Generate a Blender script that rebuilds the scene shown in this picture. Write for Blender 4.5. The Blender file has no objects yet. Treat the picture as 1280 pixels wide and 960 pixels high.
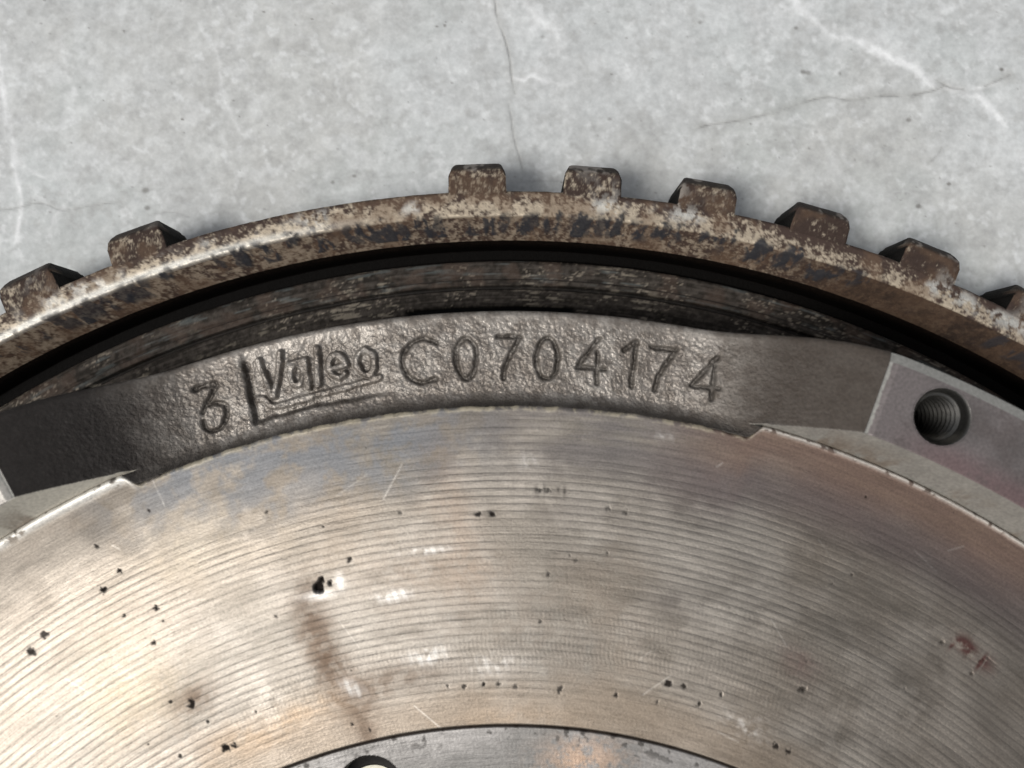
import bpy, math, random
import numpy as np
random.seed(7)
sc = bpy.context.scene
COL = sc.collection
MM = 0.001

# ------------------------------------------------------------------ camera
H = 105.6                                   # camera height over the friction face, mm
FPX = 960.0                                 # focal length in pixels of a 1280 wide picture
TILT = math.atan(35 / FPX)
cam_d = bpy.data.cameras.new('camera')
cam = bpy.data.objects.new('camera', cam_d); COL.objects.link(cam)
cam.location = (0, 0, H * MM)
cam.rotation_euler = (TILT, 0, 0)
cam_d.sensor_width = 36; cam_d.lens = 36 * FPX / 1280
cam_d.clip_start = 0.005; cam_d.clip_end = 50
cam_d.dof.use_dof = True
cam_d.dof.focus_distance = (H + 9.0) * MM
cam_d.dof.aperture_fstop = 13
sc.camera = cam

# ------------------------------------------------------------------ light
SUN_EL, SUN_AZ = 57.0, 213.0                # azimuth counted from +x anticlockwise: light comes from the lower left
w = bpy.data.worlds.new('World'); sc.world = w; w.use_nodes = True
nt = w.node_tree
bg = nt.nodes['Background']
sky = nt.nodes.new('ShaderNodeTexSky'); sky.sky_type = 'NISHITA'; sky.sun_disc = False
sky.sun_elevation = math.radians(SUN_EL); sky.sun_rotation = math.radians(90 - SUN_AZ)
sky.air_density = 1.0; sky.dust_density = 4.0; sky.ozone_density = 1.0
hs = nt.nodes.new('ShaderNodeHueSaturation'); hs.inputs['Saturation'].default_value = 0.30
nt.links.new(sky.outputs[0], hs.inputs['Color']); nt.links.new(hs.outputs[0], bg.inputs['Color'])
bg.inputs['Strength'].default_value = 0.078
sd = bpy.data.lights.new('sun', 'SUN'); sd.energy = 1.5; sd.angle = math.radians(20); sd.color = (1.0, 0.98, 0.95)
sun = bpy.data.objects.new('sun', sd); COL.objects.link(sun)
_e, _a = math.radians(SUN_EL), math.radians(SUN_AZ)
sun.rotation_euler = (0, math.pi / 2 - _e, _a)   # -Z of the lamp points away from the light's azimuth
sc.view_settings.view_transform = 'Standard'; sc.view_settings.look = 'None'
sc.view_settings.gamma = 1.0; sc.view_settings.exposure = 0.62

# ------------------------------------------------------------------ numbers of the place (mm)
CX, CY = -0.3, -126.5                       # axis of the flywheel
FLOOR = -17.2
BAND_Z, PAD_Z = -4.0, 5.0
MID = -4.35                                 # middle of the cast recess, degrees clockwise from +y
HALF_PAD = 25.05                            # pad edge, degrees from MID
R_LIP, R_IN = 129.5, 84.1

def unp(P, z):                              # where the line of sight through a photo pixel meets height z
    P = np.atleast_2d(np.array(P, float))
    dx = (P[:, 0] - 640) / FPX; dy = -(P[:, 1] - 480) / FPX; dz = -np.ones(len(P))
    c, s = math.cos(TILT), math.sin(TILT)
    y = dy * c - dz * s; zz = dy * s + dz * c
    t = (z - H) / zz
    return np.c_[dx * t, y * t]
def loc(P, z):                              # same, relative to the axis of the flywheel
    q = unp(P, z); q[:, 0] -= CX; q[:, 1] -= CY
    return q

# ------------------------------------------------------------------ numpy helpers
def sm(a, b, x):
    t = np.clip((x - a) / (b - a), 0, 1); return t * t * (3 - 2 * t)
def vnoise(x, y, seed):
    T = np.random.RandomState(seed).rand(256, 256)
    xi = np.floor(x).astype(np.int64); yi = np.floor(y).astype(np.int64)
    fx = x - xi; fy = y - yi
    fx = fx * fx * fx * (fx * (fx * 6 - 15) + 10); fy = fy * fy * fy * (fy * (fy * 6 - 15) + 10)
    x0, x1, y0, y1 = xi % 256, (xi + 1) % 256, yi % 256, (yi + 1) % 256
    return (T[x0, y0] * (1 - fx) + T[x1, y0] * fx) * (1 - fy) + (T[x0, y1] * (1 - fx) + T[x1, y1] * fx) * fy
def fbm(x, y, size, octv=4, seed=1, gain=0.5):
    s = np.zeros(np.broadcast(x, y).shape); a = 1.0; tot = 0; f = 1.0 / size
    for o in range(octv):
        c, si = math.cos(o * 0.9 + seed), math.sin(o * 0.9 + seed)
        s += a * vnoise((x * c - y * si) * f + 17.3 * o, (x * si + y * c) * f + 9.1 * o, seed * 31 + o)
        tot += a; a *= gain; f *= 2.03
    return s / tot
def seg_dist(x, y, pts):                    # distance to a polyline
    d = np.full(x.shape, 1e9)
    for (ax, ay), (bx, by) in zip(pts[:-1], pts[1:]):
        ux, uy = bx - ax, by - ay; L = ux * ux + uy * uy + 1e-12
        t = np.clip(((x - ax) * ux + (y - ay) * uy) / L, 0, 1)
        d = np.minimum(d, np.hypot(x - ax - t * ux, y - ay - t * uy))
    return d
def mix(a, b, f):
    f = np.asarray(f)[..., None]; return np.asarray(a) * (1 - f) + np.asarray(b) * f
def spline(pts, n=8):                       # Catmull-Rom
    P = np.array(pts, float); P = np.vstack([2 * P[0] - P[1], P, 2 * P[-1] - P[-2]]); out = []
    for i in range(1, len(P) - 2):
        for k in range(n):
            t = k / n; a, b, c, d = P[i - 1], P[i], P[i + 1], P[i + 2]
            out.append(0.5 * (2 * b + (c - a) * t + (2 * a - 5 * b + 4 * c - d) * t * t + (3 * b - a - 3 * c + d) * t ** 3))
    out.append(P[-2]); return np.array(out)

# ------------------------------------------------------------------ mesh helpers
def raw_mesh(name, co, quads, mat, attrs=None, colors=None, normals=None, parent=None, smooth=True):
    me = bpy.data.meshes.new(name)
    co = np.asarray(co, np.float32) * MM; quads = np.asarray(quads, np.int32)
    k = quads.shape[1]; n = len(quads)
    me.vertices.add(len(co)); me.vertices.foreach_set('co', co.ravel())
    me.loops.add(n * k); me.loops.foreach_set('vertex_index', quads.ravel())
    me.polygons.add(n); me.polygons.foreach_set('loop_start', np.arange(0, n * k, k, dtype=np.int32))
    me.update(calc_edges=True)
    me.polygons.foreach_set('use_smooth', np.full(n, smooth, dtype=bool))
    for a, v in (attrs or {}).items():
        at = me.attributes.new(a, 'FLOAT', 'POINT'); at.data.foreach_set('value', np.asarray(v, np.float32).ravel())
    if colors is not None:
        at = me.attributes.new('tint', 'FLOAT_COLOR', 'POINT')
        at.data.foreach_set('color', np.c_[np.clip(colors, 0, 1), np.ones(len(co))].astype(np.float32).ravel())
    me.materials.append(mat)
    if normals is not None:
        me.normals_split_custom_set_from_vertices(np.asarray(normals, np.float32))
    o = bpy.data.objects.new(name, me); COL.objects.link(o)
    if parent: o.parent = parent
    return o
def grid_quads(nu, nv):
    i = np.arange((nu - 1) * (nv - 1)); u = i // (nv - 1); v = i % (nv - 1); b = u * nv + v
    return np.c_[b, b + 1, b + nv + 1, b + nv]
def vert_normals(co, q):
    a, b, c, d = (co[q[:, k]] for k in range(4))
    n = np.cross(c - a, d - b); N = np.zeros_like(co)
    for k in range(4):
        for ax in range(3): N[:, ax] += np.bincount(q[:, k], n[:, ax], len(co))
    return N / (np.linalg.norm(N, axis=1, keepdims=True) + 1e-12)
def sub(name, co, q, facemask, mat, attrs, colors, N, parent):     # a region of one sheet as an object of its own, same normals
    qq = q[facemask]
    if len(qq) == 0: return None
    used, inv = np.unique(qq, return_inverse=True)
    return raw_mesh(name, co[used], inv.reshape(qq.shape), mat, {k: v[used] for k, v in (attrs or {}).items()},
                    None if colors is None else colors[used], None if N is None else N[used], parent)
def theta_samples(step, a0, a1, coarse):    # degrees clockwise from +y, closed turn, dense inside [a0, a1]
    d = np.arange(a0, a1 + 1e-6, step); c = np.linspace(d[-1], a0 + 360, int((360 - (a1 - a0)) / coarse) + 2)[1:]
    return np.r_[d, c]
def pol(r, th):                             # th in degrees clockwise from +y
    t = np.radians(th); return r * np.sin(t), r * np.cos(t)
def revolve(name, prof, th, mat, parent, attrs=None, colfun=None, dispfun=None, step=None):
    prof = np.array(prof, float)
    if step:
        out = [prof[0]]
        for a, b in zip(prof[:-1], prof[1:]):
            n = max(1, int(np.hypot(*(b - a)) / step))
            out += [a + (b - a) * (i + 1) / n for i in range(n)]
        prof = np.array(out)
    TH, R = np.meshgrid(th, prof[:, 0], indexing='ij'); Z = np.broadcast_to(prof[:, 1], R.shape).copy()
    if dispfun: R, Z = dispfun(R, Z, TH)
    X, Y = pol(R, TH)
    co = np.c_[X.ravel(), Y.ravel(), Z.ravel()]
    col = colfun(X, Y, Z, R, TH).reshape(-1, 3) if colfun else None
    return raw_mesh(name, co, grid_quads(len(th), prof.shape[0]), mat, attrs, col, None, parent)

# ------------------------------------------------------------------ materials
class NT:
    def __init__(s, name):
        s.m = bpy.data.materials.new(name); s.m.use_nodes = True; s.t = s.m.node_tree
        s.b = s.t.nodes['Principled BSDF']; s.out = s.t.nodes['Material Output']
    def n(s, ty, **kw):
        x = s.t.nodes.new('ShaderNode' + ty)
        for k, v in kw.items(): setattr(x, k, v)
        return x
    def l(s, a, b): s.t.links.new(a, b)
    def val(s, sock, v):
        if isinstance(v, (int, float)): sock.default_value = v
        else: s.l(v, sock)
    def math(s, op, a, b=0.0, c=0.0, clamp=False):
        x = s.n('Math', operation=op, use_clamp=clamp)
        for i, v in enumerate((a, b, c)): s.val(x.inputs[i], v)
        return x.outputs[0]
    def coord(s):
        return s.n('TexCoord').outputs['Object']
    def noise(s, vec, size_mm, detail=4, rough=0.55, dist=0.0):
        x = s.n('TexNoise'); s.l(vec, x.inputs['Vector'])
        x.inputs['Scale'].default_value = 1000.0 / size_mm; x.inputs['Detail'].default_value = detail
        x.inputs['Roughness'].default_value = rough; x.inputs['Distortion'].default_value = dist
        return x.outputs['Fac']
    def ramp(s, f, a, b, c0=0.0, c1=1.0):
        x = s.n('MapRange', interpolation_type='SMOOTHSTEP'); s.val(x.inputs[0], f)
        for i, v in zip((1, 2, 3, 4), (a, b, c0, c1)): x.inputs[i].default_value = v
        return x.outputs[0]
    def attr(s, name): return s.n('Attribute', attribute_name=name)
    def mixc(s, f, a, b, mode='MIX'):
        x = s.n('Mix', data_type='RGBA', blend_type=mode)
        s.val(x.inputs[0], f)
        for sock, v in ((x.inputs[6], a), (x.inputs[7], b)):
            if isinstance(v, (tuple, list)): sock.default_value = (*v[:3], 1)
            else: s.l(v, sock)
        return x.outputs[2]
    def scalec(s, col, f):
        x = s.n('VectorMath', operation='SCALE'); s.l(col, x.inputs[0]); s.val(x.inputs[3], f); return x.outputs[0]
    def bump(s, h, dist_mm, strength=1.0, prev=None):
        x = s.n('Bump'); x.inputs['Distance'].default_value = dist_mm * MM; x.inputs['Strength'].default_value = strength
        s.l(h, x.inputs['Height'])
        if prev is not None: s.l(prev, x.inputs['Normal'])
        return x.outputs['Normal']

def mat_concrete():
    s = NT('concrete'); c = s.coord()
    t = s.attr('tint').outputs['Color']
    f1 = s.noise(c, 1.1, 5, 0.6); f2 = s.noise(c, 5.0, 4, 0.6)
    k = s.math('MULTIPLY_ADD', s.math('ADD', s.math('MULTIPLY', f1, 0.6), s.math('MULTIPLY', f2, 0.4)), 0.85, 0.40)
    s.l(s.scalec(t, k), s.b.inputs['Base Color'])
    s.l(s.math('MULTIPLY_ADD', f2, 0.25, 0.5), s.b.inputs['Roughness'])
    s.b.inputs['Specular IOR Level'].default_value = 0.35
    s.l(s.bump(f1, 0.05, 0.8, s.bump(s.attr('relief').outputs['Fac'], 0.25, 1.0)), s.b.inputs['Normal'])
    return s.m
def mat_rust():
    s = NT('rusted_steel'); c = s.coord()
    t = s.attr('tint').outputs['Color']
    f1 = s.noise(c, 0.7, 5, 0.65); f2 = s.noise(c, 0.22, 3, 0.6)
    k = s.math('MULTIPLY_ADD', s.math('ADD', s.math('MULTIPLY', f1, 0.65), s.math('MULTIPLY', f2, 0.35)), 1.0, 0.5)
    s.l(s.scalec(t, k), s.b.inputs['Base Color'])
    bare = s.attr('bare').outputs['Fac']
    s.l(s.math('MULTIPLY', bare, 0.55), s.b.inputs['Metallic'])
    s.l(s.math('MULTIPLY_ADD', bare, -0.12, 0.62), s.b.inputs['Roughness'])
    s.l(s.math('MULTIPLY_ADD', bare, 0.2, 0.04), s.b.inputs['Specular IOR Level'])
    s.l(s.bump(f1, 0.10, 0.9, s.bump(f2, 0.04, 0.7)), s.b.inputs['Normal'])
    return s.m
def mat_cast():
    s = NT('cast_iron'); c = s.coord()
    t = s.attr('tint').outputs['Color']
    f1 = s.noise(c, 0.42, 1.5, 0.5); f2 = s.noise(c, 0.16, 1, 0.5)
    s.l(s.scalec(t, s.math('MULTIPLY_ADD', f1, 0.7, 0.65)), s.b.inputs['Base Color'])
    s.l(s.attr('metal').outputs['Fac'], s.b.inputs['Metallic'])
    s.l(s.math('ADD', s.attr('gloss').outputs['Fac'], s.math('MULTIPLY_ADD', f2, 0.5, -0.30)), s.b.inputs['Roughness'])
    s.b.inputs['Specular IOR Level'].default_value = 0.15
    g = s.attr('grain').outputs['Fac']
    b = s.n('Bump'); b.inputs['Distance'].default_value = 0.15 * MM; s.l(g, b.inputs['Strength']); s.l(f1, b.inputs['Height'])
    b2 = s.n('Bump'); b2.inputs['Distance'].default_value = 0.05 * MM; s.l(g, b2.inputs['Strength']); s.l(f2, b2.inputs['Height'])
    s.l(b.outputs[0], b2.inputs['Normal']); s.l(b2.outputs[0], s.b.inputs['Normal'])
    return s.m
def mat_turned():
    s = NT('turned_steel'); c = s.coord()
    xy = s.n('SeparateXYZ'); s.l(c, xy.inputs[0])
    r = s.math('MULTIPLY', s.math('SQRT', s.math('ADD', s.math('MULTIPLY', xy.outputs[0], xy.outputs[0]), s.math('MULTIPLY', xy.outputs[1], xy.outputs[1]))), 1000.0)
    th = s.math('ARCTAN2', xy.outputs[0], xy.outputs[1])
    t = s.attr('tint').outputs['Color']; gm = s.attr('groove').outputs['Fac']
    # coordinates that stretch along the turning marks
    cv = s.n('CombineXYZ'); s.l(s.math('MULTIPLY', r, 1.0), cv.inputs[0]); s.l(s.math('MULTIPLY', th, 7.0), cv.inputs[1])
    def ring_noise(scale, detail, rough=0.6):
        x = s.n('TexNoise'); s.l(cv.outputs[0], x.inputs['Vector']); x.inputs['Scale'].default_value = scale
        x.inputs['Detail'].default_value = detail; x.inputs['Roughness'].default_value = rough; return x.outputs['Fac']
    wob = ring_noise(0.25, 3); lines = ring_noise(2.2, 4, 0.7); fine = ring_noise(7.0, 2, 0.7)
    ph = s.math('MULTIPLY_ADD', r, 2 * math.pi / 1.04, s.math('MULTIPLY', wob, 0.6))
    sn = s.math('MULTIPLY_ADD', s.math('SINE', ph), 0.5, 0.5)
    sn = s.math('POWER', sn, 0.32)
    amp = s.math('MULTIPLY', gm, s.ramp(ring_noise(0.16, 3), 0.3, 0.6, 0.6, 1.0))
    h = s.math('ADD', s.math('MULTIPLY', s.math('MULTIPLY', sn, amp), 1.0), s.math('MULTIPLY', lines, 1.0))
    # dirt lies in the valleys
    chat = s.math('SINE', s.math('MULTIPLY_ADD', th, 1000.0, s.math('ADD', s.math('MULTIPLY', wob, 14.0), s.math('MULTIPLY', r, 1.3))))
    chat = s.math('MULTIPLY', s.math('MULTIPLY', chat, s.ramp(ring_noise(0.12, 2), 0.42, 0.62)), s.ramp(r, 100.0, 116.0, 0.10, 0.02))
    h = s.math('ADD', h, chat)
    dirt = s.math('MULTIPLY', s.math('SUBTRACT', 1.0, sn), amp)
    dirt = s.math('MULTIPLY', dirt, s.ramp(lines, 0.25, 0.7, 0.5, 1.0), clamp=True)
    grain = s.noise(c, 0.35, 4, 0.6)
    col = s.scalec(t, s.math('ADD', s.math('MULTIPLY_ADD', lines, 0.9, 0.12), s.math('MULTIPLY', grain, 0.85)))
    col = s.mixc(s.math('MULTIPLY', dirt, 0.50), col, s.scalec(t, 0.38))
    s.l(col, s.b.inputs['Base Color'])
    s.l(s.attr('metal').outputs['Fac'], s.b.inputs['Metallic'])
    s.l(s.math('ADD', s.attr('gloss').outputs['Fac'], s.math('MULTIPLY_ADD', fine, 0.2, -0.1)), s.b.inputs['Roughness'])
    s.l(s.math('MULTIPLY', s.attr('metal').outputs['Fac'], 0.6), s.b.inputs['Specular IOR Level'])
    s.b.inputs['Anisotropic'].default_value = 0.65
    tn = s.n('CombineXYZ'); s.l(s.math('MULTIPLY', xy.outputs[1], -1.0), tn.inputs[0]); s.l(xy.outputs[0], tn.inputs[1])
    nm = s.n('VectorMath', operation='NORMALIZE'); s.l(tn.outputs[0], nm.inputs[0]); s.l(nm.outputs[0], s.b.inputs['Tangent'])
    b = s.bump(h, 0.028, 1.0); b = s.bump(fine, 0.014, 1.0, b); b = s.bump(grain, 0.03, 0.9, b)
    s.l(b, s.b.inputs['Normal'])
    return s.m
def mat_plain(name, col, metal, rough, size=1.0, var=0.4, bump=0.05):
    s = NT(name); c = s.coord(); f = s.noise(c, size, 5, 0.6)
    rgb = s.n('RGB'); rgb.outputs[0].default_value = (*col, 1)
    s.l(s.scalec(rgb.outputs[0], s.math('MULTIPLY_ADD', f, 2 * var, 1 - var)), s.b.inputs['Base Color'])
    s.b.inputs['Metallic'].default_value = metal; s.b.inputs['Roughness'].default_value = rough
    s.l(s.bump(f, bump, 0.8), s.b.inputs['Normal']); return s.m

M_CONC, M_RUST, M_CAST, M_TURN = mat_concrete(), mat_rust(), mat_cast(), mat_turned()
M_BORE = mat_plain('oily_shaded_bore', (0.02, 0.018, 0.016), 0.2, 0.45)
M_PALE = mat_plain('pale_lit_floor', (0.55, 0.52, 0.42), 0.2, 0.5, 0.8, 0.35)
M_HOLE = mat_plain('threaded_steel', (0.09, 0.087, 0.08), 0.9, 0.32, 0.5, 0.3, 0.02)

# ------------------------------------------------------------------ concrete floor
def build_floor():
    xs = np.r_[-3000, -1500, -700, -350, -200, -140, np.arange(-108, 108.01, 0.24), 140, 200, 350, 700, 1500, 3000]
    ys = np.r_[-3000, -1500, -700, -350, -200, -120, -60, -20, np.arange(2, 86.01, 0.24), 110, 160, 250, 400, 700, 1500, 3000]
    X, Y = np.meshgrid(xs, ys, indexing='ij')
    big = fbm(X, Y, 30, 4, 3); med = fbm(X, Y, 7, 5, 5, 0.6); sml = fbm(X, Y, 1.6, 4, 8, 0.6)
    base = mix((0.455, 0.462, 0.457), (0.515, 0.528, 0.526), sm(0.25, 0.75, med))
    base = mix(base, (0.45, 0.445, 0.42), 0.5 * sm(0.45, 0.75, big))
    base = mix(base, (0.43, 0.45, 0.44), 0.5 * sm(0.5, 0.7, fbm(X, Y, 22, 3, 14)))
    base = mix(base, (0.57, 0.58, 0.575), 0.4 * sm(0.45, 0.75, fbm(X, Y, 2.2, 4, 16, .6)))
    base = mix(base, (0.37, 0.37, 0.36), 0.5 * sm(0.50, 0.75, fbm(X, Y, 1.9, 4, 15, 0.62)))
    base = mix(base, (0.66, 0.67, 0.67), 0.5 * sm(0.60, 0.80, fbm(X, Y, 1.3, 3, 12)) * sm(.3, .55, fbm(X, Y, 8, 3, 17)))        # pale flecks
    base = mix(base, (0.62, 0.63, 0.63), 0.35 * sm(0.60, 0.75, fbm(X, Y, 4.5, 4, 13, 0.6)))
    relief = 0.3 * (med - 0.5)
    base = base * np.array((1.045, 1.05, 1.045))
    # pale lime veins and hairline cracks, traced on the slab
    veins = [([(985, -12), (1012, 22), (1040, 42), (1078, 52), (1110, 72), (1140, 85), (1165, 105)], 7, 1.0),
             ([(1078, 52), (1090, 65), (1130, 78), (1160, 100)], 5, 0.6),
             ([(1165, 105), (1200, 115), (1232, 132), (1258, 155)], 6, 1.0),
             ([(1165, 108), (1215, 112), (1250, 104)], 4, 0.7),
             ([(-4, 60), (4, 120), (10, 160), (20, 205), (26, 250), (20, 300)], 6, 0.8),
             ([(20, 205), (40, 215), (70, 225)], 3, 0.5),
             ([(612, 8), (616, 22), (626, 45)], 6, 0.7), ([(655, 5), (690, 40), (697, 55), (700, 65)], 7, 0.6),
             ([(640, 95), (655, 98), (668, 92), (682, 102), (715, 103)], 4, 0.7),
             ([(270, 40), (276, 100), (280, 125), (298, 160)], 4, 0.4), ([(945, 10), (955, 45)], 5, 0.5),
             ([(60, 290), (75, 260), (100, 235)], 3, 0.4), ([(1020, 165), (960, 150), (935, 170)], 4, 0.4),
             ([(75, 50), (85, 90), (92, 120)], 5, 0.4), ([(450, 140), (430, 90), (470, 60)], 4, 0.3)]
    wx = (fbm(X, Y, 4, 3, 21) - 0.5) * 4.5; wy = (fbm(X, Y, 4, 3, 22) - 0.5) * 4.5
    brk = sm(0.25, 0.6, fbm(X, Y, 2.2, 3, 23))
    for P, wpx, a in veins:
        d = seg_dist(X + wx * 0.35, Y + wy * 0.35, unp(spline(P), FLOOR)); wm = wpx * 0.133 * 0.75
        v = np.exp(-(d / (wm * .85)) ** 2) * a * (0.35 + 0.65 * brk * sm(.30, .55, med)) + 0.28 * a * np.exp(-(d / (wm * 2.5)) ** 2) * sm(.3, .6, sml)
        base = mix(base, (0.74, 0.75, 0.745), np.clip(v, 0, 0.95)); relief += 0.1 * v
    d = np.abs(fbm(X, Y, 16, 4, 31, 0.55) - 0.5)                                             # faint natural veining
    base = mix(base, (0.64, 0.65, 0.65), 0.22 * np.exp(-(d / 0.010) ** 2) * brk)
    cracks = [([(616, -10), (622, 25), (632, 50), (637, 75), (640, 100), (643, 116)], 1.0),
              ([(636, 130), (640, 155), (645, 180), (650, 200), (653, 212)], 0.7),
              ([(868, 163), (885, 156), (930, 149), (965, 142), (1000, 130), (1035, 122), (1060, 125), (1090, 121), (1125, 120), (1160, 115), (1180, 108)], 1.0),
              ([(1172, 100), (1185, 108), (1205, 112)], 1.0), ([(1232, 108), (1250, 100), (1262, 94)], 0.9),
              ([(-10, 265), (25, 258), (52, 254), (75, 261), (110, 258), (150, 252)], 0.55),
              ([(1178, 185), (1166, 200)], 0.5), ([(640, 228), (700, 226)], 0.35), ([(185, 268), (215, 266), (235, 270)], 0.4),
              ([(150, 240), (185, 237), (240, 235)], 0.25)]
    for P, a in cracks:
        d = seg_dist(X + wx * 0.12, Y + wy * 0.12, unp(spline(P), FLOOR))
        v = a * np.exp(-(d / 0.17) ** 2) * (0.25 + 0.75 * brk)
        base = mix(base, (0.14, 0.135, 0.125), np.clip(v * 0.55, 0, 1)); relief -= 0.35 * v
        base = mix(base, (0.34, 0.34, 0.32), 0.35 * a * np.exp(-(d / 0.9) ** 2))
    rs = np.random.RandomState(4)
    specks = [(1186, 230, 3, .8), (1136, 150, 4, .6), (1252, 87, 3, .8), (1004, 90, 4, .6), (1010, 91, 4, .5), (1050, 92, 2, .5), (546, 33, 2, .8),
              (556, 32, 2, .8), (995, 35, 3, .6), (182, 238, 5, .6), (184, 260, 4, .6), (228, 149, 2, .8), (443, 220, 3, .6), (416, 228, 3, .6),
              (762, 149, 3, .5), (678, 46, 3, .4), (875, 28, 3, .5), (1148, 258, 4, .7), (590, 143, 8, .22), (1020, 165, 3, .3), (155, 39, 2, .7), (330, 15, 2, .7),
              (340, 55, 14, .16), (372, 60, 12, .14), (280, 60, 10, .12)]
    specks += [(rs.uniform(0, 1280), rs.uniform(0, 380), rs.uniform(.8, 2.0), rs.uniform(.2, .6)) for _ in range(190)]
    for px, py, rp, a in specks:
        q = unp((px, py), FLOOR)[0]
        m = (np.abs(X - q[0]) < rp * 0.6 + 1) & (np.abs(Y - q[1]) < rp * 0.6 + 1)
        if m.any():
            d = np.hypot(X[m] - q[0], (Y[m] - q[1]) * 1.25); base[m] = mix(base[m], (0.10, 0.09, 0.075), a * sm(rp * .133 * 1.3, rp * .133 * 0.4, d))
    co = np.c_[X.ravel(), Y.ravel(), np.full(X.size, FLOOR) + 0.10 * (big.ravel() - 0.5)]
    o = raw_mesh('concrete_floor', co, grid_quads(len(xs), len(ys))[:, ::-1], M_CONC, {'relief': relief.ravel()}, base.reshape(-1, 3))
    o['kind'] = 'structure'
build_floor()

# ------------------------------------------------------------------ the flywheel
root = bpy.data.objects.new('flywheel', None); COL.objects.link(root)
root.location = (CX * MM, CY * MM, FLOOR * MM); root.empty_display_size = 0.02
root['label'] = 'worn dual mass flywheel with rusty toothed ring and turned steel face lying on the concrete'
root['category'] = 'flywheel'
def lift(o, parent=root):                   # children keep the axis as origin, z = 0 at the friction face
    o.parent = parent
    if parent is root: o.location = (0, 0, -FLOOR * MM)
    return o

# ---- rim sheet: cast recess with the writing, slopes, mounting pads
def wrap(th):                               # angle from the middle of the nearest recess, period 120 degrees
    return (th - MID + 60) % 120 - 60
def rim_out(a):  return 141.1 + 2.5 * sm(15.5, 24.5, np.abs(a))
def disc_out(a): return 127.35 + (R_LIP - 127.35) * sm(19.1, 20.1, np.abs(a))
def cast_z(a):
    b = np.abs(a)
    return np.where(b < 19.75, BAND_Z + (0.2 - BAND_Z) * sm(12.5, 25.5, b) * 2.0, 0) * (b < 19.0) + \
           np.where(b >= 19.0, 0, 0) if False else np.interp(b, [0, 13.5, 15.5, 17.5, 19.75, 22.0, 24.0, 25.05, 25.6, 60],
                                                              [BAND_Z, BAND_Z, -3.45, -2.0, 0.0, 2.1, 4.1, 5.15, 5.6, 6])

PX = 0.1141                                 # mm per photo pixel on the recess floor
def ell(cx, cy, rx, ry, a0=0, a1=360, n=28, rot=0):
    t = np.radians(np.linspace(a0, a1, n)); c, s = math.cos(math.radians(rot)), math.sin(math.radians(rot))
    x, y = rx * np.cos(t), ry * np.sin(t)
    return np.c_[cx + x * c - y * s, cy + x * s + y * c]
DIGITS = [('letter', [spline([(546, 428), (529, 423), (512, 431), (503, 450), (510, 469), (527, 479), (545, 473)])]),
          ('digit', [ell(583, 448, 13, 25.5)]),
          ('digit', [[(622, 420), (651, 422)], spline([(650, 423), (640, 440), (632, 458), (630, 473)])]),
          ('digit', [ell(684, 448, 13.5, 26)]),
          ('digit', [[(748, 424), (722, 459)], [(722, 459), (757, 461)], [(747, 440), (746, 479)]]),
          ('digit', [[(780, 437), (796, 427)], [(796, 427), (789, 482)]]),
          ('digit', [[(814, 433), (845, 437)], spline([(844, 438), (833, 455), (823, 472), (819, 488)])]),
          ('digit', [[(895, 447), (864, 482)], [(864, 482), (896, 486)], [(891, 458), (886, 499)]]),
          ('digit', [spline([(244, 488), (256, 482), (270, 479)]), [(271, 481), (262, 498), (254, 516)],
                     spline([(256, 526), (259, 535), (267, 538), (277, 533), (283, 519), (281, 506), (267, 504), (261, 507)])])]
LOGO = [[[(322, 452), (339, 495)], [(350, 442), (342, 495)]],
        [ell(370, 468, 8.5, 13), [(380, 452), (385, 484)], [(361, 455), (381, 450)]],
        [[(394, 437), (397, 481)]],
        [ell(421, 458, 10.5, 14.5, 50, 360, rot=-12), [(411, 462), (432, 456)]],
        [ell(457, 453, 11.5, 15.5, rot=-10)]]
SWOOSH = spline([(320, 499), (330, 500), (339, 508), (360, 503), (390, 495), (430, 485), (474, 472)])
BOX_L = [(300, 450), (308, 488), (317, 531)]
BOX_B = [(317, 531), (345, 524), (385, 515), (430, 506), (488, 494)]

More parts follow.
